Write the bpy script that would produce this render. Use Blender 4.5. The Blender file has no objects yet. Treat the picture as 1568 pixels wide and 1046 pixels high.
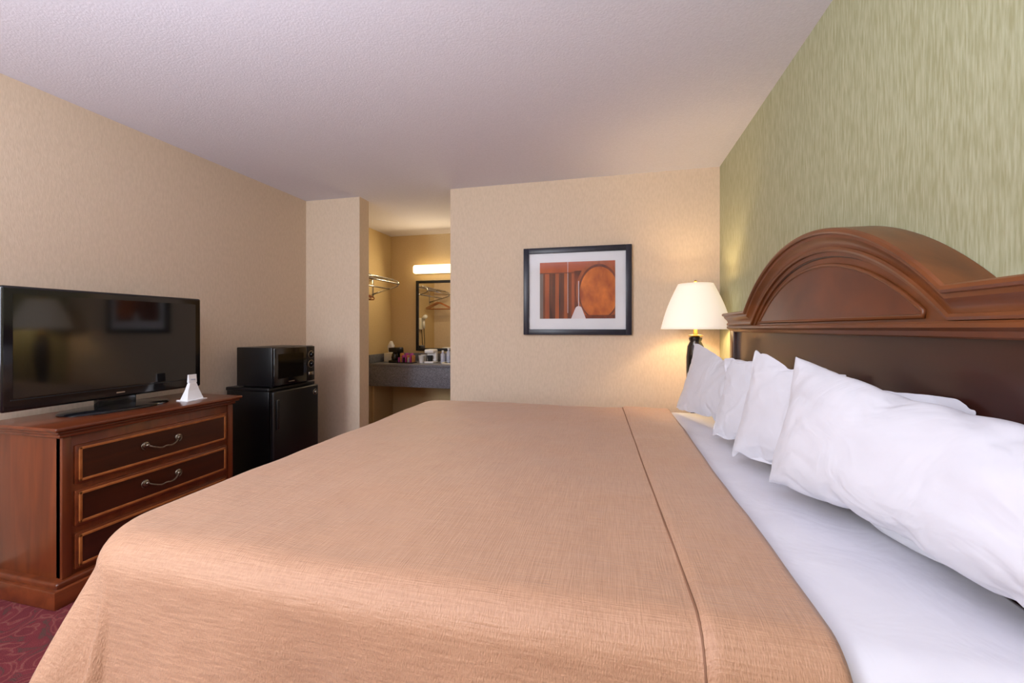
import bpy, bmesh, math, random
from mathutils import Vector, Matrix, noise
random.seed(4)
scene=bpy.context.scene
scene.view_settings.view_transform='Standard'
scene.view_settings.look='None'
scene.view_settings.exposure=0.0

def L(r,g,b):
    f=lambda c:(c/255/12.92) if c/255<=0.04045 else ((c/255+0.055)/1.055)**2.4
    return (f(r),f(g),f(b),1)

# ---------------------------------------------------------------- materials
def mat(name,col,rough=0.5,metal=0.0,col2=None,nscale=(5,5,5),detail=4,lo=0.35,hi=0.65,
        bump=0.0,bscale=None,bdist=0.01,coat=0.0,emit=None,estr=0.0,spec=0.5,sheen=0.0,ndist=0.0,bwarp=0.0):
    m=bpy.data.materials.new(name); m.use_nodes=True
    nt=m.node_tree; N=nt.nodes; K=nt.links; b=N['Principled BSDF']
    b.inputs['Base Color'].default_value=col
    b.inputs['Roughness'].default_value=rough
    b.inputs['Metallic'].default_value=metal
    b.inputs['Specular IOR Level'].default_value=spec
    b.inputs['Coat Weight'].default_value=coat
    b.inputs['Coat Roughness'].default_value=0.12
    b.inputs['Sheen Weight'].default_value=sheen
    if emit: 
        b.inputs['Emission Color'].default_value=emit
        b.inputs['Emission Strength'].default_value=estr
    tc=N.new('ShaderNodeTexCoord')
    def nz(sc,dist=0.0):
        mp=N.new('ShaderNodeMapping'); mp.inputs['Scale'].default_value=sc
        K.new(tc.outputs['Object'],mp.inputs['Vector'])
        n=N.new('ShaderNodeTexNoise'); n.inputs['Scale'].default_value=1; n.inputs['Detail'].default_value=detail
        n.inputs['Distortion'].default_value=dist
        K.new(mp.outputs['Vector'],n.inputs['Vector']); return n
    if col2:
        n=nz(nscale,ndist); r=N.new('ShaderNodeValToRGB')
        r.color_ramp.elements[0].position=lo; r.color_ramp.elements[1].position=hi
        r.color_ramp.elements[0].color=col; r.color_ramp.elements[1].color=col2
        K.new(n.outputs['Fac'],r.inputs['Fac']); K.new(r.outputs['Color'],b.inputs['Base Color'])
    if bump>0:
        n2=nz(bscale or nscale,bwarp)
        bp=N.new('ShaderNodeBump'); bp.inputs['Strength'].default_value=bump; bp.inputs['Distance'].default_value=bdist
        K.new(n2.outputs['Fac'],bp.inputs['Height']); K.new(bp.outputs['Normal'],b.inputs['Normal'])
    return m

M={}
M['ceil']=mat('ceiling_popcorn',L(228,226,239),0.95,bump=0.32,bscale=(120,120,120),bdist=0.004,col2=L(233,231,244),nscale=(90,90,90))
M['wall']=mat('wall_tan_vinyl',L(217,196,172),0.8,col2=L(225,204,181),nscale=(90,90,30),bump=0.18,bscale=(220,220,50),bdist=0.003)
M['alc']=mat('wall_alcove_yellow',L(212,186,138),0.8,col2=L(217,191,144),nscale=(60,60,60),bump=0.1,bscale=(200,200,60),bdist=0.003)
M['green']=mat('wall_green_vinyl',L(164,163,124),0.7,col2=L(189,191,158),nscale=(130,170,16),lo=0.34,hi=0.68,detail=3,bump=0.2,bscale=(170,220,26),bdist=0.002)
M['trim']=mat('trim_paint',L(190,170,145),0.5,col2=L(196,176,150))
M['cherry']=mat('cherry_wood',L(84,36,16),0.3,col2=L(120,58,27),nscale=(14,14,1.6),detail=6,lo=0.3,hi=0.7,coat=0.25,ndist=1.0)
M['cherryh']=mat('cherry_wood_horizontal',L(84,36,16),0.28,col2=L(120,58,28),nscale=(14,1.6,16),detail=6,lo=0.3,hi=0.7,coat=0.3,ndist=1.0)
M['cherryd']=mat('cherry_wood_dark',L(48,20,10),0.3,col2=L(70,31,15),nscale=(12,1.6,14),detail=6,lo=0.3,hi=0.7,coat=0.3,ndist=1.0)
M['inlay']=mat('inlay_wood',L(150,86,42),0.4,col2=L(172,104,54),nscale=(20,20,20))
M['hb']=mat('headboard_wood',L(92,49,21),0.38,col2=L(130,73,34),nscale=(9,2.2,9),detail=6,lo=0.3,hi=0.72,coat=0.15,ndist=0.6)
M['hbp']=mat('headboard_arch_panel',L(86,43,20),0.38,col2=L(112,59,29),nscale=(9,4,5),detail=6,lo=0.3,hi=0.72,coat=0.15,ndist=0.6)
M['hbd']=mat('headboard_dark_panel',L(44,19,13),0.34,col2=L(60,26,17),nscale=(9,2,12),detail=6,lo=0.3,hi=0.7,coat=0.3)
M['white']=mat('white_linen',L(220,219,227),0.85,col2=L(225,224,231),nscale=(8,8,8),bump=0.35,bscale=(5,5,5),bdist=0.02,sheen=0.1,bwarp=.8)
M['pil']=mat('pillowcase_cotton',L(215,215,222),0.85,col2=L(220,220,227),nscale=(8,8,8),bump=0.55,bscale=(5.5,5.5,5.5),bdist=0.02,sheen=0.1,detail=3,bwarp=1.2)
M['black']=mat('gloss_black_plastic',L(12,13,17),0.12,col2=L(15,16,20),coat=0.3)
M['screen']=mat('tv_screen',L(8,8,10),0.07,col2=L(10,10,12),spec=.6)
M['blackm']=mat('black_appliance',L(11,11,13),0.32,col2=L(15,15,18),bump=0.1,bscale=(300,300,300),bdist=0.001)
M['dark']=mat('dark_matte_plastic',L(18,18,20),0.6,col2=L(22,22,24))  # plain dark plastic for feet, frames, tray and cord
M['silver']=mat('silver_metal',L(190,190,190),0.25,1.0,col2=L(205,205,205))
M['pewter']=mat('pewter',L(120,112,100),0.35,1.0,col2=L(150,140,125),nscale=(60,60,60))
M['brass']=mat('brass',L(190,150,80),0.3,1.0,col2=L(200,160,90))
M['lampb']=mat('lamp_black_ceramic',L(20,17,16),0.2,col2=L(26,22,20),coat=0.4)
M['paper']=mat('white_paper',L(236,236,238),0.7,col2=L(240,240,242))
M['granite']=mat('gray_granite',L(84,86,96),0.3,col2=L(140,142,152),nscale=(160,160,160),detail=6,lo=0.35,hi=0.65)
M['mirror']=mat('mirror_glass',(0.85,0.85,0.85,1),0.02,1.0)
M['frame']=mat('frame_black',L(26,27,42),0.35,col2=L(32,33,50),nscale=(30,30,30))
M['mat']=mat('mat_board',L(232,230,232),0.9,col2=L(236,234,236))
M['pink']=mat('pink_pack',L(190,60,130),0.5,col2=L(160,70,170),nscale=(40,40,40))
M['amber']=mat('amber_pack',L(180,110,50),0.5,col2=L(200,150,90),nscale=(40,40,40))
M['cream']=mat('cream_plastic',L(225,220,205),0.4,col2=L(230,225,212))
M['blueb']=mat('bottle_plastic',L(200,205,220),0.3,col2=L(170,180,210),nscale=(30,30,30))
M['glow']=mat('light_bar_diffuser',L(255,240,205),0.5,emit=L(255,226,170),estr=3.4)
def blanket_mat():
    m=mat('peach_blanket',L(190,145,112),0.48,spec=0.42,sheen=0.2)
    nt=m.node_tree;N=nt.nodes;K=nt.links;b=N['Principled BSDF']
    tc=N.new('ShaderNodeTexCoord')
    def nn(sc,det):
        mp=N.new('ShaderNodeMapping');mp.inputs['Scale'].default_value=sc
        n=N.new('ShaderNodeTexNoise');n.inputs['Scale'].default_value=1;n.inputs['Detail'].default_value=det
        K.new(tc.outputs['Object'],mp.inputs['Vector']);K.new(mp.outputs['Vector'],n.inputs['Vector']);return n
    a=nn((14,380,130),2);c=nn((380,14,130),2);d=nn((4,4,4),2)
    ad=N.new('ShaderNodeMath');ad.operation='ADD';K.new(a.outputs['Fac'],ad.inputs[0]);K.new(c.outputs['Fac'],ad.inputs[1])
    hv=N.new('ShaderNodeMath');hv.operation='MULTIPLY';hv.inputs[1].default_value=.5;K.new(ad.outputs[0],hv.inputs[0])
    r=N.new('ShaderNodeValToRGB')
    r.color_ramp.elements[0].position=.35;r.color_ramp.elements[1].position=.65
    r.color_ramp.elements[0].color=L(172,129,99);r.color_ramp.elements[1].color=L(190,147,116)
    K.new(hv.outputs[0],r.inputs['Fac']);K.new(r.outputs['Color'],b.inputs['Base Color'])
    m2=N.new('ShaderNodeMath');m2.operation='MULTIPLY_ADD';m2.inputs[1].default_value=8
    K.new(d.outputs['Fac'],m2.inputs[0]);K.new(ad.outputs[0],m2.inputs[2])
    bp=N.new('ShaderNodeBump');bp.inputs['Strength'].default_value=0.55;bp.inputs['Distance'].default_value=0.003
    K.new(m2.outputs[0],bp.inputs['Height']);K.new(bp.outputs['Normal'],b.inputs['Normal'])
    return m
M['blanket']=blanket_mat()
M['seam']=mat('blanket_seam',L(130,92,68),0.7,col2=L(138,98,74))
def carpet():
    m=mat('red_carpet',L(110,22,36),0.95,bump=0.6,bscale=(250,250,250),bdist=0.006)
    nt=m.node_tree;N=nt.nodes;K=nt.links;b=N['Principled BSDF']
    tc=N.new('ShaderNodeTexCoord')
    n=N.new('ShaderNodeTexNoise');n.inputs['Scale'].default_value=7;n.inputs['Detail'].default_value=1.5;n.inputs['Distortion'].default_value=2.5
    K.new(tc.outputs['Object'],n.inputs['Vector'])
    r=N.new('ShaderNodeValToRGB');e=r.color_ramp.elements
    e[0].position=0.40;e[0].color=L(102,28,36);e[1].position=0.44;e[1].color=L(118,48,48)
    for p,c in ((0.47,L(126,72,66)),(0.50,L(112,36,42)),(0.57,L(104,30,38)),(0.60,L(76,50,44)),(0.64,L(106,32,40))):
        x=e.new(p);x.color=c
    K.new(n.outputs['Fac'],r.inputs['Fac']);K.new(r.outputs['Color'],b.inputs['Base Color'])
    return m
M['carpet']=carpet()
def shade_mat():
    m=bpy.data.materials.new('lamp_shade_fabric');m.use_nodes=True
    nt=m.node_tree;N=nt.nodes;K=nt.links;b=N['Principled BSDF']
    b.inputs['Base Color'].default_value=L(245,238,225);b.inputs['Roughness'].default_value=0.8
    tc=N.new('ShaderNodeTexCoord');n=N.new('ShaderNodeTexNoise');n.inputs['Scale'].default_value=200
    K.new(tc.outputs['Object'],n.inputs['Vector'])
    r=N.new('ShaderNodeValToRGB');r.color_ramp.elements[0].color=L(255,228,200);r.color_ramp.elements[1].color=L(255,236,212)
    K.new(n.outputs['Fac'],r.inputs['Fac']);K.new(r.outputs['Color'],b.inputs['Emission Color'])
    b.inputs['Emission Strength'].default_value=0.52
    return m
M['shade']=shade_mat()
def glass_mat():
    m=bpy.data.materials.new('picture_glass');m.use_nodes=True
    nt=m.node_tree;N=nt.nodes;K=nt.links;N.clear()
    o=N.new('ShaderNodeOutputMaterial');mx=N.new('ShaderNodeMixShader');t=N.new('ShaderNodeBsdfTransparent')
    g=N.new('ShaderNodeBsdfGlossy');g.inputs['Roughness'].default_value=0.02;f=N.new('ShaderNodeFresnel');f.inputs['IOR'].default_value=1.35
    K.new(f.outputs[0],mx.inputs[0]);K.new(t.outputs[0],mx.inputs[1]);K.new(g.outputs[0],mx.inputs[2]);K.new(mx.outputs[0],o.inputs[0])
    return m
M['glass']=glass_mat()

# ---------------------------------------------------------------- mesh helpers
def link(o,parent=None):
    scene.collection.objects.link(o)
    if parent: o.parent=parent
    return o
def empty(name):
    e=bpy.data.objects.new(name,None); e.empty_display_size=0.1; scene.collection.objects.link(e); return e
def mesh_obj(name,verts,faces,m,parent=None,smooth=False):
    me=bpy.data.meshes.new(name); me.from_pydata([tuple(v) for v in verts],[],faces); me.update()
    bm=bmesh.new();bm.from_mesh(me);bmesh.ops.recalc_face_normals(bm,faces=bm.faces);bm.to_mesh(me);bm.free()
    me.materials.append(m)
    for p in me.polygons: p.use_smooth=smooth
    return link(bpy.data.objects.new(name,me),parent)
def box(name,x0,x1,y0,y1,z0,z1,m,parent=None,bev=0.0,seg=2):
    bm=bmesh.new();bmesh.ops.create_cube(bm,size=1)
    for v in bm.verts: v.co=Vector(((x0+x1)/2+v.co.x*(x1-x0),(y0+y1)/2+v.co.y*(y1-y0),(z0+z1)/2+v.co.z*(z1-z0)))
    if bev>0: bmesh.ops.bevel(bm,geom=list(bm.edges),offset=bev,segments=seg,profile=0.5,affect='EDGES')
    me=bpy.data.meshes.new(name);bm.to_mesh(me);bm.free();me.materials.append(m)
    if bev>0:
        for p in me.polygons:p.use_smooth=True
        try: me.set_sharp_from_angle(angle=math.radians(40))
        except Exception: pass
    return link(bpy.data.objects.new(name,me),parent)
def lathe(name,prof,c,m,parent=None,seg=48,sx=1,sy=1,close=False):
    vs=[];fs=[];n=len(prof)
    for r,z in prof:
        for k in range(seg):
            a=2*math.pi*k/seg; vs.append((c[0]+r*math.cos(a)*sx,c[1]+r*math.sin(a)*sy,c[2]+z))
    for i in range(n-1):
        for k in range(seg):
            k2=(k+1)%seg; fs.append((i*seg+k,i*seg+k2,(i+1)*seg+k2,(i+1)*seg+k))
    if close:
        fs.append(tuple(range(seg))[::-1]); fs.append(tuple((n-1)*seg+k for k in range(seg)))
    o=mesh_obj(name,vs,fs,m,parent,True)
    try:o.data.set_sharp_from_angle(angle=math.radians(50))
    except Exception:pass
    return o
def tube(name,pts,r,m,parent=None,seg=10,closed=False):
    pts=[Vector(p) for p in pts];n=len(pts);vs=[];fs=[];prev=None
    for i,p in enumerate(pts):
        a=pts[(i-1)%n] if (i>0 or closed) else p; b=pts[(i+1)%n] if (i<n-1 or closed) else p
        t=(b-a).normalized()
        if prev is None:
            up=Vector((0,0,1)) if abs(t.z)<0.9 else Vector((1,0,0)); s=t.cross(up).normalized()
        else:
            s=(prev-t*prev.dot(t)).normalized()
        prev=s;w=t.cross(s)
        for k in range(seg):
            an=2*math.pi*k/seg; vs.append(p+(s*math.cos(an)+w*math.sin(an))*r)
    for i in range(n if closed else n-1):
        j=(i+1)%n
        for k in range(seg):
            k2=(k+1)%seg; fs.append((i*seg+k,i*seg+k2,j*seg+k2,j*seg+k))
    if not closed:
        fs.append(tuple(range(seg))[::-1]);fs.append(tuple((n-1)*seg+k for k in range(seg)))
    return mesh_obj(name,vs,fs,m,parent,True)
def sphere(name,c,r,m,parent=None,s=(1,1,1)):
    bm=bmesh.new();bmesh.ops.create_uvsphere(bm,u_segments=20,v_segments=12,radius=r)
    for v in bm.verts: v.co=Vector((c[0]+v.co.x*s[0],c[1]+v.co.y*s[1],c[2]+v.co.z*s[2]))
    me=bpy.data.meshes.new(name);bm.to_mesh(me);bm.free();me.materials.append(m)
    for p in me.polygons:p.use_smooth=True
    return link(bpy.data.objects.new(name,me),parent)
def prism_x(name,poly,x0,x1,m,parent=None):
    n=len(poly);vs=[(x0,y,z) for y,z in poly]+[(x1,y,z) for y,z in poly]
    fs=[tuple(range(n)),tuple(range(n,2*n))[::-1]]+[(i,(i+1)%n,n+(i+1)%n,n+i) for i in range(n)]
    return mesh_obj(name,vs,fs,m,parent)
def sweep_yz(name,path,prof,m,parent=None):
    n=len(path);nor=[]
    for i in range(n):
        ns=[]
        for a,b in ((i-1,i),(i,i+1)):
            if a>=0 and b<n:
                ty,tz=path[b][0]-path[a][0],path[b][1]-path[a][1];l=math.hypot(ty,tz);ns.append((tz/l,-ty/l))
        if len(ns)==1: nor.append(ns[0])
        else:
            sy,sz=ns[0][0]+ns[1][0],ns[0][1]+ns[1][1];l=math.hypot(sy,sz);sy/=l;sz/=l
            c=sy*ns[0][0]+sz*ns[0][1];nor.append((sy/c,sz/c))
    vs=[];fs=[];k=len(prof)
    for i in range(n):
        for o,x in prof: vs.append((x,path[i][0]+nor[i][0]*o,path[i][1]+nor[i][1]*o))
    for i in range(n-1):
        for j in range(k):
            j2=(j+1)%k; fs.append((i*k+j,i*k+j2,(i+1)*k+j2,(i+1)*k+j))
    fs.append(tuple(range(k)));fs.append(tuple((n-1)*k+j for j in range(k))[::-1])
    o=mesh_obj(name,vs,fs,m,parent,True)
    try:o.data.set_sharp_from_angle(angle=math.radians(28))
    except Exception:pass
    return o

# ---------------------------------------------------------------- pillows (cloth-inflated, then baked to mesh)
ZB=0.71
r=math.radians
def inflate(W,Hh,seed,press):
    nu,nv=72,46
    vs=[];idx={};fs=[];uv=[]
    for s in(1,-1):
        for i in range(nu+1):
            for j in range(nv+1):
                u=2*i/nu-1;v=2*j/nv-1
                rim=i in(0,nu) or j in(0,nv)
                if s==-1 and rim: idx[(s,i,j)]=idx[(1,i,j)];continue
                idx[(s,i,j)]=len(vs);uv.append((u,v,s))
                t=.03*((1-u**4)*(1-v**4))**.5
                t+=0 if rim else .004*noise.noise(Vector((u*5+seed*7,v*4,s*3.3)))
                vs.append((u*W/2,v*Hh/2,s*t))
    for s in(1,-1):
        for i in range(nu):
            for j in range(nv):
                q=(idx[(s,i,j)],idx[(s,i+1,j)],idx[(s,i+1,j+1)],idx[(s,i,j+1)])
                fs.append(q if s==1 else q[::-1])
    o=mesh_obj('pillow_sim',vs,fs,M['pil'],None,True)
    c=o.modifiers.new('cloth','CLOTH');st=c.settings
    st.quality=6;st.mass=.25;st.air_damping=4
    st.tension_stiffness=22;st.compression_stiffness=14;st.shear_stiffness=7;st.bending_stiffness=.08
    st.tension_damping=8;st.compression_damping=8;st.shear_damping=8
    st.use_pressure=True;st.uniform_pressure_force=press
    st.effector_weights.gravity=0.0
    c.collision_settings.use_collision=False
    c.point_cache.frame_start=1;c.point_cache.frame_end=40
    for f in range(1,33): scene.frame_set(f)
    dg=bpy.context.evaluated_depsgraph_get()
    ev=o.evaluated_get(dg);me=ev.to_mesh()
    co=[v.co.copy() for v in me.vertices]
    ev.to_mesh_clear()
    bpy.data.objects.remove(o)
    scene.frame_set(1)
    return co,fs,uv
def pillow(cx,cy,W,Hh,T,yaw,lean,seed,roll=0.0,press=4.5,mix=.75):
    co,fs,uv=inflate(W*1.06,Hh*1.10,seed,press)
    mn=[min(c[k] for c in co) for k in range(3)];mx=[max(c[k] for c in co) for k in range(3)]
    ctr=[(mn[k]+mx[k])/2 for k in range(3)]
    sc=[W/(mx[0]-mn[0]),Hh/(mx[1]-mn[1]),2*T/(mx[2]-mn[2])]
    pts_=[]
    for c,(u,v0,s) in zip(co,uv):
        x,y,z=[(c[k]-ctr[k])*sc[k] for k in range(3)]
        ax=u*W/2*(1-.07*(1-v0*v0)*abs(u)**3);ay=v0*Hh/2*(1-.05*(1-u*u)*abs(v0)**3)
        az=s*T*.95*max(0,1-abs(u)**3)**.55*max(0,1-abs(v0)**3)**.55
        x=x*mix+ax*(1-mix);y=y*mix+ay*(1-mix);z=z*mix+az*(1-mix)
        v=y/(Hh/2)
        z*=(1-.20*v)
        z+=.014*noise.noise(Vector((x*3,y*3,seed*5)))
        # slack creases in the case
        ed=1-max(abs(u),abs(v0))
        n1=noise.noise(Vector((u*2.6+v0*1.4,v0*2.0-u*.7,seed*3+s*2)))
        z-=s*.008*max(0,1-abs(n1)*6)*min(1,ed*5)*max(0,noise.noise(Vector((u*1.7,v0*1.7,seed+8)))+.35)
        pts_.append(Vector((x,y,z)))
    cr,sr=math.cos(roll),math.sin(roll)
    pts_=[Vector((v.x*cr-v.y*sr,v.x*sr+v.y*cr+Hh/2,v.z)) for v in pts_]
    D=Vector((-math.sin(yaw),math.cos(yaw),0));Nh=Vector((-math.cos(yaw),-math.sin(yaw),0))
    Up=Vector((0,0,math.cos(lean)))-Nh*math.sin(lean);Nn=Nh*math.cos(lean)+Vector((0,0,math.sin(lean)))
    out=[D*v.x+Up*v.y+Nn*v.z for v in pts_]
    mz=min(p.z for p in out)+abs(math.sin(roll))*W*.35
    out=[p+Vector((cx,cy,ZB+.002-mz)) for p in out]
    for p in out:
        if p.z<ZB+.004: p.z=ZB+.004
        if p.x>.738: p.x=.738+(p.x-.738)*.12
    o=mesh_obj('pillow',out,fs,M['pil'],None,True)
    s=o.modifiers.new('sub','SUBSURF');s.levels=1;s.render_levels=1
    return o
pillow(.505,2.32,.76,.42,.085,r(17),r(13),1,r(4))
pillow(.560,1.76,.60,.375,.078,r(22),r(10),2,r(2))
pillow(.585,1.375,.73,.42,.088,r(22),r(10),3,r(5.5))
pillow(.615,1.015,.84,.405,.094,r(20),r(10),4,r(4),press=4.0)

# ---------------------------------------------------------------- room shell
XL,XR,YF,YB,H=-2.835,0.805,3.38,-1.7,2.44
YA=4.95
box('floor',XL-.12,XR+.12,YB-.12,YA+.12,-.1,0,M['carpet'])
box('ceiling',XL-.12,XR+.12,YB-.12,YA+.12,H,H+.1,M['ceil'])
box('wall_left',XL-.12,XL,YB-.12,YF+.15,0,H,M['wall'])
box('wall_alcove_left',XL-.12,XL,YF+.15,YA+.12,0,H,M['alc'])
box('wall_right',XR,XR+.12,YB-.12,YF+.12,0,H,M['green'])
box('wall_back_stub',XL,-2.257,YF,YF+.15,0,H,M['wall'])
box('wall_back',-1.36,XR,YF,YF+.12,0,H,M['wall'])
box('wall_alcove_back',XL,XR+.12,YA,YA+.12,0,H,M['alc'])
box('wall_alcove_right',-.6,-.48,YF+.12,YA,0,H,M['alc'])
WX0,WX1=-2.75,-1.80
box('wall_front_left',XL,WX0,YB-.12,YB,0,H,M['wall'])
box('wall_front_right',WX1,XR,YB-.12,YB,0,H,M['wall'])
box('wall_front_sill',WX0,WX1,YB-.12,YB,0,.75,M['wall'])
box('wall_front_header',WX0,WX1,YB-.12,YB,2.2,H,M['wall'])
w=empty('window_1')
for nm,a in (('jamb_l',(WX0,WX0+.05,.75,2.2)),('jamb_r',(WX1-.05,WX1,.75,2.2)),('head',(WX0+.05,WX1-.05,2.15,2.2)),('sill',(WX0+.05,WX1-.05,.75,.8)),('mullion',(-2.295,-2.255,.8,2.15))):
    box(nm,a[0],a[1],YB-.1,YB-.02,a[2],a[3],M['paper'],w,.004)
box('baseboard_left',XL,XL+.012,YB,YF,0,.09,M['trim'])
box('baseboard_right',XR-.012,XR,YB,.5,0,.09,M['trim'])
box('baseboard_back',-1.36,XR-.012,YF-.012,YF,0,.09,M['trim'])
box('baseboard_stub',XL+.012,-2.257,YF-.012,YF,0,.09,M['trim'])

# ---------------------------------------------------------------- bed
X0,X1=-1.29,0.75; Y0,Y1=0.72,2.76; R=0.075; RC=0.165; FL=RC-R
def drape(px,py,zt,flare=0.0,grow=0.0,cfl=0.0):
    ix=X0+RC; iy0=Y0+RC; iy1=Y1-RC
    dx=max(0,ix-px); dy=0;sy=0
    if py<iy0: dy=iy0-py;sy=-1
    elif py>iy1: dy=py-iy1;sy=1
    cx=max(px,ix); cy=min(max(py,iy0),iy1)
    if dx==0 and dy==0: return Vector((px,py,zt)),0,(0,0)
    if dx>=dy: d=dx;an=math.pi/4*(dy/dx)
    else: d=dy;an=math.pi/2-math.pi/4*(dx/dy)
    n=(-math.cos(an),sy*math.sin(an)) if dx>0 else (0,sy)
    if d<FL: return Vector((cx+n[0]*d,cy+n[1]*d,zt)),0,(0,0)
    d-=FL
    rr=R+grow
    arc=rr*math.pi/2
    if d<arc:
        t=d/rr; o=FL+rr*math.sin(t); z=zt-rr*(1-math.cos(t)); drop=0
    else:
        drop=d-arc
        c=abs(2*n[0]*n[1])
        o=FL+rr+(flare+cfl*c)*drop;z=zt-rr-drop
    return Vector((cx+n[0]*o,cy+n[1]*o,z)),drop,n
def dent(px,py,drop,n,fold,wr):
    if abs(n[0])>.99: s=py*5
    elif abs(n[1])>.99: s=px*5+20
    else: s=None
    if s is None:
        an=math.atan2(abs(n[1]),abs(n[0]))
        base=(Y0+RC if n[1]<0 else Y1-RC)*5
        t=an/(math.pi/2)
        f=math.sin(t*math.pi*4)*math.sin(t*math.pi)*.6
        e0=noise.noise(Vector((base,.4,.7)));e1=noise.noise(Vector(((X0+RC)*5+20,.4,.7)))
        f+=e0*(1-t)+e1*t
    else: f=noise.noise(Vector((s,.4,.7)))
    f+=.25*noise.noise(Vector((px*3,py*3,3.7)))
    return f*fold*min(1,drop/.22)
def topw(px,py,wr):
    q=Vector((px*2.2,py*2.2,3.1))
    v=noise.noise(q)*wr+noise.noise(q*2.7+Vector((4,9,1)))*wr*.45
    return v
def cloth(name,xa,xb,hang,zt,m,parent,nx,ny,flare,fold,wr,seam=False,grow=0.0,th=0.006,cfl=0.0):
    ext=FL+R*math.pi/2+hang
    ex=X0+RC-ext; ey0=Y0+RC-ext; ey1=Y1-RC+ext
    a=ex if xa is None else xa
    vs=[];fs=[]
    for i in range(nx+1):
        px=a+(xb-a)*i/nx
        for j in range(ny+1):
            py=ey0+(ey1-ey0)*j/ny
            p,drop,n=drape(px,py,zt,flare,grow,cfl)
            if n==(0,0): p.z+=topw(px,py,wr)
            else:
                f=dent(px,py,drop,n,fold,wr)
                k=max(0,(p.z-(zt-R))/R) if drop==0 else 0
                p.x+=n[0]*f;p.y+=n[1]*f;p.z+=topw(px,py,wr)*k
            if seam:
                xs=.075+.075*max(0,min(1,(2.75-py)/2.0))
                k=max(0,min(1,(px-xs)/.012)); 
                if n==(0,0): p.z+=.009*k
                else: p.x+=n[0]*.009*k;p.y+=n[1]*.009*k; p.z+=(.009*k if drop==0 else 0)
                if px>=xb-1e-6: p.z-=.004 if drop==0 else 0
            vs.append(p)
    for i in range(nx):
        for j in range(ny):
            a0=i*(ny+1)+j; fs.append((a0,a0+ny+1,a0+ny+2,a0+1))
    o=mesh_obj(name,vs,fs,m,parent,True)
    if o.data.polygons[len(o.data.polygons)//2].normal.z<0: o.data.flip_normals()
    s=o.modifiers.new('s','SOLIDIFY');s.thickness=th;s.offset=-1
    return o
bed=empty('bed')
box('bed_frame_base',X0+.10,X1-.02,Y0+.10,Y1-.10,0,.14,M['dark'],bed)
box('box_spring',X0+.06,X1-.005,Y0+.06,Y1-.06,.14,.40,M['white'],bed,.06,3)
box('mattress',X0+.05,X1-.005,Y0+.05,Y1-.05,.40,ZB-.025,M['white'],bed,.09,5)
cloth('sheet',.05,X1-.003,.28,ZB-.006,M['white'],bed,90,260,0.0,.008,.006,th=.003)
FLR,CFL,FOLD=.055,.36,.042
cloth('blanket',None,.355,.50,ZB+.008,M['blanket'],bed,190,260,FLR,FOLD,.0075,seam=True,grow=.008,cfl=CFL)
pts=[]
for j in range(141):
    py=(Y0-.35)+(Y1-Y0+.7)*j/140
    xs=.075+.075*max(0,min(1,(2.75-py)/2.0))
    p,drop,n=drape(xs,py,ZB+.0095,FLR,.008,CFL)
    if n==(0,0): p.z+=topw(xs,py,.0075)
    else:
        f=dent(xs,py,drop,n,FOLD,.0045)
        k=max(0,(p.z-(ZB+.0095-R))/R) if drop==0 else 0
        p.x+=n[0]*f;p.y+=n[1]*(f+.001);p.z+=topw(xs,py,.0075)*k
    pts.append(p)
tube('blanket_seam',pts,.0026,M['seam'],bed,6)

# ---------------------------------------------------------------- headboard
hb=empty('headboard')
zc=1.315;AH=.255;AW=.68;YC=1.757
def arc(hw,base,ah,n=48,yc=YC):
    Rr=(hw*hw+ah*ah)/(2*ah);am=math.asin(min(1,hw/Rr));out=[]
    for i in range(n+1):
        a=-am+2*am*i/n; out.append((yc+Rr*math.sin(a),base+ah-Rr+Rr*math.cos(a)))
    return out
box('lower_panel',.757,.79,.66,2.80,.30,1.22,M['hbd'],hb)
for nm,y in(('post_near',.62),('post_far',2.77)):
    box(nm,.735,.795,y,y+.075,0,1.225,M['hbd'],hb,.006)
path=[(.60,zc)]+arc(AW,zc,AH)+[(2.86,zc)]
prof=[(0,.802),(0,.700),(.004,.694),(.012,.692),(.018,.696),(.020,.704),(.030,.706),(.036,.712),(.046,.722),(.056,.727),
      (.062,.727),(.063,.722),(.070,.720),(.077,.723),(.078,.733),(.092,.736),(.094,.742),(.094,.80)]
sweep_yz('arched_crown_moulding',path,prof,M['hb'],hb)
a=arc(AW-.05,zc-.03,AH-.03)
prism_x('arch_board',[(a[0][0],1.215)]+a+[(a[-1][0],1.215)],.744,.795,M['hb'],hb)
box('shoulder_board_near',.742,.795,.64,1.15,1.215,1.26,M['hb'],hb)
box('shoulder_board_far',.742,.795,2.34,2.82,1.215,1.26,M['hb'],hb)
prof2=[(0,.795),(0,.722),(.005,.717),(.014,.716),(.018,.722),(.022,.730),(.034,.736),(.038,.742),(.038,.795)]
sweep_yz('lower_rail_moulding',[(.63,1.236),(2.84,1.236)],prof2,M['hb'],hb)
ia=arc(.555,1.262,.185)
prism_x('arch_inner_panel',[(ia[0][0]+.0,1.25)]+ia+[(ia[-1][0]-.0,1.25)],.739,.75,M['hbp'],hb)
loop=[(.741,y,z) for y,z in [(ia[0][0],1.250)]+ia+[(ia[-1][0],1.250)]]
tube('arch_inner_bead',loop,.0065,M['hb'],hb,8,True)
ob=arc(.615,1.262,.215)
tube('arch_outer_bead',[(.744,y,z) for y,z in ob],.005,M['hbd'],hb,8)

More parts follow.
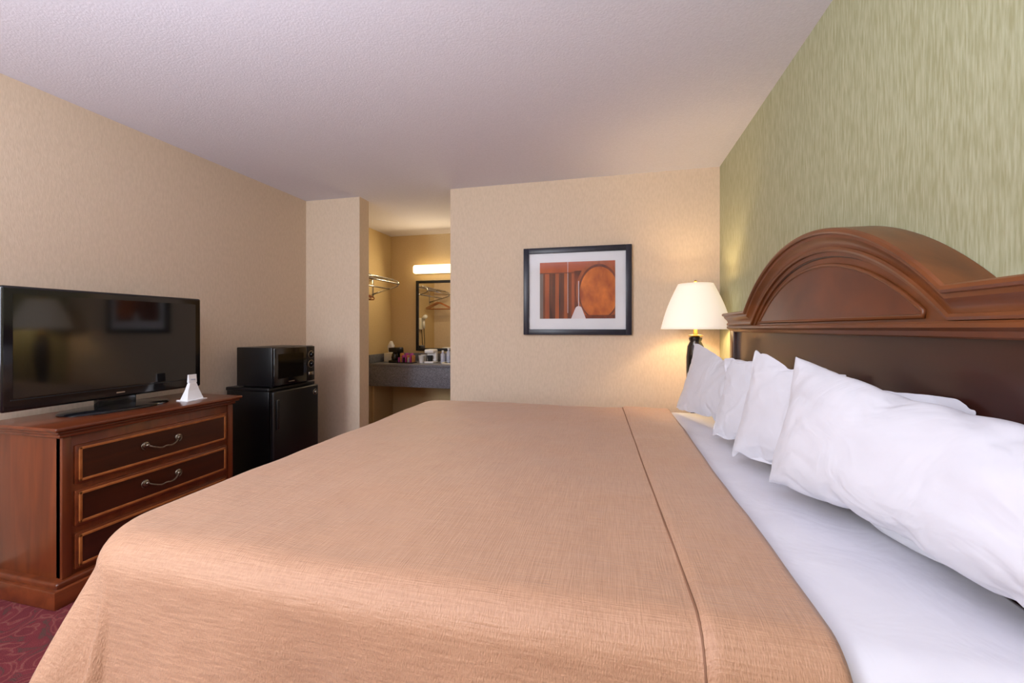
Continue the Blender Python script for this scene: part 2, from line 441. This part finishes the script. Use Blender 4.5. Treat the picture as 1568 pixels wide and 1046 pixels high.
# ---------------------------------------------------------------- nightstand + lamp
ns=empty('nightstand')
box('top',.36,.795,2.88,3.34,.55,.58,M['cherryh'],ns,.006)
box('body',.38,.79,2.90,3.32,.06,.55,M['cherry'],ns,.003)
for z in(.09,.32):
    box('drawer',.368,.382,2.93,3.29,z,z+.21,M['cherryh'],ns,.005)
    tube('pull',[(.368,3.04,z+.12),(.35,3.05,z+.11),(.35,3.13,z+.11),(.368,3.14,z+.12)],.004,M['pewter'],ns)
box('plinth',.39,.78,2.91,3.31,0,.06,M['cherryd'],ns)
def table_lamp(x,y,z0,zs,rb=.225,rt=.112,hs=.31,power=9):
    e=empty('table_lamp')
    h=zs-z0
    prof=[(.0,0),(.075,0),(.078,.012),(.060,.022),(.035,.035),(.028,.055),(.040,.09),(.055,.17),(.060,.26),(.060,.33),(.052,.385),(.036,.41),(.042,.42),(.042,.43),(.018,.435)]
    sc=(h-.05)/.435
    lathe('base_urn',[(r_,z_*sc) for r_,z_ in prof],(x,y,z0),M['lampb'],e)
    lathe('brass_neck',[(.0,0),(.046,0),(.048,.008),(.016,.014),(.012,.05),(.018,.055),(.018,.10),(.0,.10)],(x,y,z0+h-.05),M['brass'],e)
    tube('harp_rod',[(x,y,zs+.05),(x,y,zs+hs+.012)],.003,M['brass'],e)
    sphere('finial',(x,y,zs+hs+.018),.009,M['brass'],e)
    tube('shade_spider',[(x-rt,y,zs+hs-.004),(x+rt,y,zs+hs-.004)],.002,M['brass'],e)
    prof=[]
    for k in range(13):
        t=k/12;prof.append((rb+(rt-rb)*t+.012*math.sin(math.pi*t),hs*t))
    o=lathe('lamp_shade',prof,(x,y,zs),M['shade'],e,64)
    s=o.modifiers.new('s','SOLIDIFY');s.thickness=.002
    sphere('bulb',(x,y,zs+.14),.028,M['glow'],e,(1,1,1.3))
    l=bpy.data.lights.new('lamp_light','POINT');l.energy=power;l.color=(1,.72,.40);l.shadow_soft_size=.04
    lo=bpy.data.objects.new('lamp_light',l);lo.location=(x,y,zs+.17);link(lo,e)
    return e
table_lamp(.571,3.04,.58,1.215,power=15)

# ---------------------------------------------------------------- dresser
dr=empty('dresser')
dx0,dx1,dy0,dy1=XL+.015,-2.37,1.31,2.16; DT=.785
box('carcass',dx0,dx1,dy0,dy1,.10,DT-.045,M['cherry'],dr,.003)
box('top_slab',dx0-.0,dx1+.045,dy0-.04,dy1+.04,DT-.018,DT,M['cherryh'],dr,.007,3)
box('top_moulding_1',dx0,dx1+.033,dy0-.028,dy1+.028,DT-.032,DT-.018,M['cherryh'],dr,.005,3)
box('top_moulding_2',dx0,dx1+.018,dy0-.014,dy1+.014,DT-.05,DT-.032,M['cherryh'],dr,.006,3)
box('base_moulding',dx0,dx1+.03,dy0-.03,dy1+.03,.075,.105,M['cherryh'],dr,.010,3)
box('plinth',dx0,dx1+.045,dy0-.045,dy1+.045,0,.08,M['cherryh'],dr,.006)
for y in(dy0,dy1-.035):
    box('corner_pilaster',dx1-.03,dx1+.010,y,y+.035,.105,DT-.05,M['cherry'],dr,.005)
for k,(z0,z1) in enumerate(((.510,.690),(.320,.485),(.125,.290))):
    ya,yb=dy0+.045,dy1-.045
    box('drawer_front',dx1-.01,dx1+.014,ya,yb,z0,z1,M['cherryh'],dr,.006)
    g=.012;i_=.012
    box('inlay_top',dx1+.012,dx1+.019,ya+g,yb-g,z1-g-i_,z1-g,M['inlay'],dr,.002)
    box('inlay_bot',dx1+.012,dx1+.019,ya+g,yb-g,z0+g,z0+g+i_,M['inlay'],dr,.002)
    box('inlay_l',dx1+.012,dx1+.019,ya+g,ya+g+i_,z0+g,z1-g,M['inlay'],dr,.002)
    box('inlay_r',dx1+.012,dx1+.019,yb-g-i_,yb-g,z0+g,z1-g,M['inlay'],dr,.002)
    box('drawer_field',dx1+.012,dx1+.0155,ya+g+i_,yb-g-i_,z0+g+i_,z1-g-i_,M['cherryd'],dr)
    yc=(ya+yb)/2-.01;zm=(z0+z1)/2+.012;xx=dx1+.014
    pts=[]
    for q in range(25):
        t=-1+2*q/24
        pts.append((xx+.008+.026*(1-t**4),yc+.078*t,zm-.030*math.cos(t*math.pi/2)**.8+.008*math.exp(-(t*5)**2)))
    tube('bail_pull',pts,.0045,M['pewter'],dr)
    for s in(-1,1):
        sphere('pull_rosette',(xx+.004,yc+s*.082,zm),.016,M['pewter'],dr,(.5,1,1.15))
        sphere('pull_knob',(xx+.014,yc+s*.080,zm),.0085,M['pewter'],dr)
        tube('pull_curl',[(xx+.005,yc+s*(.082+.020*math.sin(a_)),zm-.004+.02*math.cos(a_)) for a_ in [k_*.4 for k_ in range(8)]],.0028,M['pewter'],dr)

# ---------------------------------------------------------------- television
tv=empty('television')
ty0,ty1,tz0,tz1,tx=1.235,2.145,.845,1.412,-2.60
box('bezel_body',tx-.05,tx,ty0,ty1,tz0,tz1,M['black'],tv,.012,4)
box('rear_housing',tx-.10,tx-.045,ty0+.12,ty1-.12,tz0+.08,tz1-.08,M['blackm'],tv,.02,3)
box('screen',tx-.004,tx+.0015,ty0+.038,ty1-.038,tz0+.060,tz1-.038,M['screen'],tv)
box('bezel_lip',tx-.003,tx+.003,ty0+.03,ty1-.03,tz0+.050,tz0+.054,M['dark'],tv)
box('badge',tx,tx+.002,1.67,1.71,tz0+.024,tz0+.030,M['silver'],tv)
box('stand_neck',tx-.055,tx-.015,1.60,1.78,DT+.012,tz0+.06,M['black'],tv,.008)
lathe('stand_base',[(0,0),(.99,0),(1.0,.006),(.97,.013),(.6,.018),(0,.020)],(tx-.02,1.69,DT),M['black'],tv,64,.145,.25)

# tent card
tc=empty('tent_card')
cx,cy=-2.475,1.985
box('card_base',cx-.045,cx+.045,cy-.060,cy+.060,DT,DT+.006,M['paper'],tc,.001)
sec=((.050,.006,.028),(.034,.060,.014),(.021,.100,.010),(.020,.104,.008),(.024,.108,.008),(.024,.155,.004))
vs=[]
for s in(-1,1):
    for (w_,z,o_) in sec: vs+= [(cx+s*o_,cy-w_,DT+z),(cx+s*o_,cy+w_,DT+z)]
n=len(sec);fs=[]
for s in(0,2*n):
    for k in range(n-1): fs.append((s+2*k,s+2*k+1,s+2*k+3,s+2*k+2))
for k in range(n-1):
    fs.append((2*k,2*k+2,2*n+2*k+2,2*n+2*k));fs.append((2*k+1,2*k+3,2*n+2*k+3,2*n+2*k+1))
fs.append((2*n-2,2*n-1,4*n-1,4*n-2));fs.append((0,1,2*n+1,2*n))
mesh_obj('card_upright',vs,fs,M['paper'],tc)
box('card_print',cx+.0075,cx+.0095,cy-.013,cy+.013,DT+.122,DT+.128,M['blueb'],tc)

# ---------------------------------------------------------------- fridge & microwave
fr=empty('mini_fridge')
fx0,fx1,fy0,fy1,fz=-2.78,-2.36,2.49,2.96,.785
for sx in(fx0+.04,fx1-.08):
    for sy in(fy0+.04,fy1-.06): lathe('foot',[(.018,0),(.018,.02)],(sx,sy,0),M['dark'],fr,16,close=True)
box('cabinet',fx0,fx1-.045,fy0,fy1,.02,fz-.02,M['blackm'],fr,.006)
box('top_cap',fx0-.005,fx1-.04,fy0-.006,fy1+.006,fz-.028,fz,M['blackm'],fr,.008,3)
box('door',fx1-.042,fx1,fy0,fy1,.05,fz-.025,M['blackm'],fr,.014,4)
box('door_handle',fx1-.002,fx1+.012,fy0+.02,fy0+.045,.48,.70,M['blackm'],fr,.006,3)
def disc_x(name,x,y,z,r_,t,m,parent):
    o=lathe(name,[(0,0),(r_,0),(r_,t*.8),(r_*.85,t),(0,t)],(0,0,0),m,parent,32)
    o.data.transform(Matrix.Translation((x,y,z))@Matrix.Rotation(math.pi/2,4,'Y'));return o
disc_x('badge_ring',fx1,fy1-.045,fz-.085,.024,.004,M['silver'],fr)
disc_x('badge_inner',fx1+.001,fy1-.045,fz-.085,.018,.005,M['blackm'],fr)
disc_x('badge_dot',fx1+.002,fy1-.045,fz-.085,.008,.006,M['silver'],fr)
mw=empty('microwave')
mx0,mx1,my0,my1,mz0,mz1=-2.70,-2.375,2.50,2.93,fz+.008,fz+.295
for sx in(mx0+.04,mx1-.05):
    for sy in(my0+.04,my1-.04): lathe('foot',[(.012,0),(.012,.009)],(sx,sy,fz),M['dark'],mw,16,close=True)
box('body',mx0,mx1-.012,my0,my1,mz0,mz1,M['blackm'],mw,.006)
box('door',mx1-.014,mx1+.006,my0+.003,my1-.095,mz0+.004,mz1-.004,M['black'],mw,.006)
box('door_window',mx1+.004,mx1+.0075,my0+.04,my1-.135,mz0+.055,mz1-.05,M['screen'],mw)
box('brand_plate',mx1+.006,mx1+.0075,my0+.14,my0+.20,mz0+.022,mz0+.030,M['silver'],mw)
box('control_panel',mx1-.014,mx1+.004,my1-.09,my1-.003,mz0+.004,mz1-.004,M['blackm'],mw,.005)
for z in(mz0+.215,mz0+.140):
    disc_x('dial_ring',mx1+.004,my1-.048,z,.032,.003,M['silver'],mw)
    disc_x('dial_face',mx1+.005,my1-.048,z,.027,.004,M['blackm'],mw)
    disc_x('dial_knob',mx1+.006,my1-.048,z,.015,.016,M['black'],mw)
box('open_button',mx1+.003,mx1+.008,my1-.075,my1-.02,mz0+.05,mz0+.075,M['silver'],mw,.002)

# ---------------------------------------------------------------- framed picture
pf=empty('framed_picture')
px0,px1,pz0,pz1=-.700,.166,1.168,1.882
bw=.045
for nm,a in(('frame_l',(px0,px0+bw,pz0,pz1)),('frame_r',(px1-bw,px1,pz0,pz1)),('frame_t',(px0+bw,px1-bw,pz1-bw,pz1)),('frame_b',(px0+bw,px1-bw,pz0,pz0+bw))):
    box(nm,a[0],a[1],YF-.032,YF-.002,a[2],a[3],M['frame'],pf,.003)
box('mat_board',px0+.03,px1-.03,YF-.012,YF-.003,pz0+.03,pz1-.03,M['mat'],pf)
ax0,ax1,az0,az1=-.565,.040,1.300,1.762
def AX(u): return ax0+(ax1-ax0)*u
def AZ(v): return az0+(az1-az0)*v
def poly(nm,pts_,m,lay):
    y=YF-.0125-.0004*lay
    return mesh_obj(nm,[(AX(min(max(u,0),1)),y,AZ(min(max(v,0),1))) for u,v in pts_],[tuple(range(len(pts_)))],m,pf)
def rect(nm,u0,u1,v0,v1,m,lay): return poly(nm,[(u0,v0),(u1,v0),(u1,v1),(u0,v1)],m,lay)
def amat(nm,c1,c2,sc=(6,6,3)): return mat(nm,c1,.7,col2=c2,nscale=sc,lo=.32,hi=.68,detail=7)
O1=amat('print_orange',L(204,106,54),L(166,76,38));O2=amat('print_brown',L(70,38,28),L(138,72,40),(34,6,2))
O3=amat('print_bright',L(236,138,54),L(168,78,34),(10,10,6));O4=amat('print_gray',L(110,100,96),L(146,124,112),(20,6,3))
O5=amat('print_red',L(154,74,40),L(196,102,54),(16,6,3));O6=amat('print_line',L(104,52,32),L(136,70,42),(20,20,8))
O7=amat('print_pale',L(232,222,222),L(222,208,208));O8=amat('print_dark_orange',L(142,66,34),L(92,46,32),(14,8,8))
O9=amat('print_stave',L(192,104,52),L(152,74,38),(22,22,3))
rect('print_ground',0,1,0,1,O1,0)
rect('print_stripe',.0,.045,.0,.80,O4,1);rect('print_stripe',.045,.07,0,.80,O2,1)
rect('print_stripe',.07,.13,0,.80,O5,1)
rect('print_stripe',.13,.21,0,.80,O2,1);rect('print_stripe',.21,.25,0,.80,O9,1)
rect('print_stripe',.26,.33,.0,.80,O2,1);rect('print_stripe',.33,.375,.0,.80,O9,1);rect('print_stripe',.375,.43,.0,.80,O2,1)
rect('print_right_ground',.43,1,0,.84,O8,1)
rect('print_stripe',.43,.47,.0,.84,O5,2)
rect('print_line',0,.55,.80,.815,O6,2);rect('print_line',.378,.384,.10,1,O7,2)
def ell(nm,cu,cv,ru,rv,m,lay): return poly(nm,[(cu+ru*math.cos(k*math.pi/30),cv+rv*math.sin(k*math.pi/30)) for k in range(60)],m,lay)
ell('print_ring_outer',.80,.48,.31,.54,O9,3);ell('print_ring_dark',.79,.46,.27,.485,O6,4)
ell('print_disc',.79,.45,.25,.45,O3,5)
rect('print_floor',.43,1,0,.06,O8,6)
rect('print_pale_line',.520,.530,.17,.66,O7,7)  # thin pale upright line above the trapezoid
poly('print_pale_trapezoid',[(.425,.0),(.62,.0),(.565,.19),(.545,.215),(.505,.215),(.485,.19)],O7,8)  # pale trapezoid narrowing upward from the print's lower edge
mesh_obj('glazing',[(px0+.04,YF-.022,pz0+.04),(px1-.04,YF-.022,pz0+.04),(px1-.04,YF-.022,pz1-.04),(px0+.04,YF-.022,pz1-.04)],[(0,1,2,3)],M['glass'],pf)

# ---------------------------------------------------------------- vanity alcove
va=empty('vanity_counter')
CZ=.80;CY=4.40
box('counter_top',XL+.002,-.602,CY,YA-.002,CZ-.03,CZ,M['granite'],va,.005)
box('apron',XL+.002,-.602,CY+.01,CY+.04,CZ-.27,CZ-.028,M['granite'],va,.004)
box('backsplash',XL+.002,-.602,YA-.025,YA-.002,CZ,CZ+.10,M['granite'],va,.003)
box('side_splash',XL+.002,XL+.025,CY+.02,YA-.027,CZ,CZ+.10,M['granite'],va,.003)
box('support_panel',-.64,-.602,CY+.04,YA-.002,0,CZ-.03,M['granite'],va,.003)
box('support_bracket',XL+.002,XL+.03,CY+.10,YA-.002,0,CZ-.03,M['alc'],va,.003)
lathe('sink_rim',[(.17,0),(.2,.0),(.2,.008),(.185,.012),(.17,.008)],(-1.75,4.66,CZ),M['cream'],va,40,1.15,.85)
fa=empty('faucet')
box('faucet_plate',-1.86,-1.68,4.845,4.885,CZ,CZ+.012,M['silver'],fa,.005)
tube('spout',[(-1.77,4.865,CZ+.01),(-1.77,4.865,CZ+.08),(-1.77,4.85,CZ+.11),(-1.77,4.80,CZ+.12),(-1.77,4.74,CZ+.10)],.011,M['silver'],fa)
for x in(-1.84,-1.70): lathe('tap',[(.012,0),(.014,.02),(.022,.04),(.020,.055),(0,.058)],(x,4.865,CZ+.012),M['silver'],fa,20)
mi=empty('vanity_mirror')
m0,m1,mzz0,mzz1=-2.46,-1.05,.93,1.84
box('mirror_glass',m0+.03,m1-.03,YA-.018,YA-.006,mzz0+.03,mzz1-.03,M['mirror'],mi)
for a in((m0,m0+.035,mzz0,mzz1),(m1-.035,m1,mzz0,mzz1),(m0+.035,m1-.035,mzz1-.035,mzz1),(m0+.035,m1-.035,mzz0,mzz0+.035)):
    box('mirror_frame',a[0],a[1],YA-.03,YA-.002,a[2],a[3],M['dark'],mi,.003)
lb=empty('vanity_light_bar')
box('back_plate',-2.46,-1.55,YA-.03,YA,1.93,2.03,M['silver'],lb,.004)
box('diffuser',-2.47,-1.54,YA-.11,YA-.028,1.925,2.035,M['glow'],lb,.03,5)
cr=empty('coat_rack')
RX=XL
for y in(3.72,4.52):
    tube('bracket',[(RX+.003,y,1.83),(RX+.30,y,1.80),(RX+.335,y,1.785),(RX+.345,y,1.76),(RX+.335,y,1.735),(RX+.30,y,1.72),(RX+.003,y,1.64)],.009,M['silver'],cr)
    box('wall_plate',RX,RX+.006,y-.015,y+.015,1.60,1.86,M['silver'],cr,.002)
for i,x in enumerate((.06,.13,.20,.27)): tube('shelf_bar',[(RX+x,3.70,1.835-.08*x),(RX+x,4.54,1.835-.08*x)],.007,M['silver'],cr)
tube('front_rail',[(RX+.345,3.70,1.76),(RX+.345,4.54,1.76)],.010,M['silver'],cr)
tube('hanging_rod',[(RX+.22,3.70,1.70),(RX+.22,4.54,1.70)],.009,M['silver'],cr)
for y in(3.78,3.84,3.90):
    h=empty('coat_hanger')
    x=RX+.22
    hook=[(x+.017*math.cos(t),y,1.70+.017*math.sin(t)) for t in [math.pi*(1.15-.15*k) for k in range(9)]]
    tube('hook',hook+[(x+.016,y,1.68),(x,y,1.655),(x,y,1.63)],.0022,M['silver'],h)
    tube('arms',[(x,y,1.63),(x+.10,y,1.585),(x+.19,y,1.54),(x+.18,y,1.525),(x,y,1.525),(x-.18,y,1.525),(x-.19,y,1.54),(x-.10,y,1.585)],.006,M['inlay'],h,8,True)
tb=empty('tissue_box')
bx,by=-2.705,4.72
box('box',bx-.06,bx+.06,by-.06,by+.06,CZ,CZ+.11,M['cream'],tb,.003)
vs=[(bx,by,CZ+.108)];n=14
for k in range(n): vs.append((bx+.028*math.cos(k*2*math.pi/n),by+.018*math.sin(k*2*math.pi/n),CZ+.11))
for k in range(n):
    rr_=(.050 if k%2 else .030);vs.append((bx+rr_*math.cos(k*2*math.pi/n),by+rr_*.7*math.sin(k*2*math.pi/n),CZ+.18+.02*(k%3)))
for k in range(n): vs.append((bx+.014*math.cos(k*2*math.pi/n)+.006,by+.014*math.sin(k*2*math.pi/n),CZ+.25+.010*(k%2)))
fs=[]
for k in range(n):
    k2=(k+1)%n
    for l in range(2): fs.append((1+l*n+k,1+l*n+k2,1+(l+1)*n+k2,1+(l+1)*n+k))
fs.append(tuple(1+2*n+k for k in range(n)))
mesh_obj('tissue',vs,fs,M['paper'],tb,True)
cm=empty('coffee_maker')
kx,ky=-2.575,4.62
box('base',kx-.06,kx+.06,ky-.08,ky+.08,CZ,CZ+.03,M['blackm'],cm,.006)
box('column',kx-.06,kx+.06,ky+.02,ky+.08,CZ+.03,CZ+.16,M['blackm'],cm,.006)
box('head',kx-.06,kx+.06,ky-.08,ky+.08,CZ+.13,CZ+.185,M['blackm'],cm,.01)
lathe('carafe',[(.0,0),(.035,0),(.042,.03),(.036,.07),(.028,.085)],(kx,ky-.03,CZ+.031),M['black'],cm,24)
at=empty('amenity_tray')
box('tray',-2.50,-2.30,4.50,4.64,CZ,CZ+.012,M['dark'],at,.003)
for k in range(9):
    x=-2.490+.021*k
    box('packet',x,x+.016,4.515+.01*(k%3),4.60,CZ+.012,CZ+.07+.025*((k*5)%3),M[('pink','amber','pink','blackm','pink','amber','blueb','pink','amber')[k]],at,.002)
for k,(x,y) in enumerate(((-2.27,4.76),(-2.235,4.62))):
    lathe('paper_cup',[(0,0.002),(.026,0),(.036,.09),(.038,.092),(.034,.088),(.024,.006),(0,.006)],(x,y,CZ),M['paper'],None,24)
wb=empty('white_coffee_brewer')
box('base',-2.19,-2.07,4.60,4.74,CZ,CZ+.02,M['paper'],wb,.005)
box('body',-2.19,-2.07,4.68,4.74,CZ+.02,CZ+.15,M['paper'],wb,.012,3)
box('head',-2.19,-2.07,4.60,4.74,CZ+.12,CZ+.165,M['paper'],wb,.014,3)
lathe('cup',[(0,0),(.028,0),(.034,.07),(.030,.07),(0,.01)],(-2.13,4.64,CZ+.021),M['dark'],wb,20)
for k,(x,y,h_) in enumerate(((-1.99,4.70,.15),(-1.93,4.74,.18))):
    e=empty('toiletry_bottle')
    lathe('bottle',[(0,0),(.024,0),(.026,.01),(.026,h_*.7),(.012,h_*.82),(.012,h_*.88)],(x,y,CZ),M['blueb'],e,24)
    lathe('cap',[(.014,0),(.014,h_*.14),(0,h_*.14)],(x,y,CZ+h_*.87),M['paper'],e,24)
hd=empty('hair_dryer')
box('wall_holder',XL,XL+.05,4.02,4.12,1.20,1.38,M['cream'],hd,.012,3)
tube('handle',[(XL+.07,4.07,1.36),(XL+.075,4.07,1.22)],.018,M['paper'],hd,14)
tube('barrel',[(XL+.055,4.05,1.38),(XL+.13,4.13,1.40)],.030,M['paper'],hd,18)
tube('cord',[(XL+.075,4.07,1.22),(XL+.08,4.06,1.0),(XL+.06,4.04,.85),(XL+.04,4.05,1.0),(XL+.03,4.06,1.20)],.005,M['dark'],hd)

# ---------------------------------------------------------------- lights
def area(nm,loc,rot,sx,sy,e,col):
    l=bpy.data.lights.new(nm,'AREA');l.shape='RECTANGLE';l.size=sx;l.size_y=sy;l.energy=e;l.color=col
    o=bpy.data.objects.new(nm,l);o.location=loc;o.rotation_euler=rot;scene.collection.objects.link(o);return o
area('window_daylight',(-2.275,YB+.03,1.475),(r(90),0,r(-18)),.85,1.35,42,(.80,.89,1.0))
area('ceiling_bounce_fill',(-.9,-.4,1.55),(r(180),0,0),1.3,.9,74,(.86,.91,1.0))  # added fill lamp facing up at the ceiling, no fixture behind it
area('soft_key',(-2.3,-1.0,2.2),(r(58),0,r(-32)),.8,.5,34,(.91,.95,1.0))
area('vanity_light',(-2.0,YA-.13,1.97),(r(75),0,r(180)),.9,.08,9,(1,.78,.45))
wd=bpy.data.worlds.new('world');scene.world=wd;wd.use_nodes=True
bg=wd.node_tree.nodes['Background'];bg.inputs[0].default_value=(.75,.86,1,1);bg.inputs[1].default_value=1.5

# ---------------------------------------------------------------- camera
cam=bpy.data.cameras.new('camera');cam.sensor_width=36;cam.lens=36*630/1568;cam.shift_y=-20/1568;cam.clip_start=.02
co=bpy.data.objects.new('camera',cam);co.location=(0,0,1.22);co.rotation_euler=(r(90),0,r(13.4))
scene.collection.objects.link(co);scene.camera=co
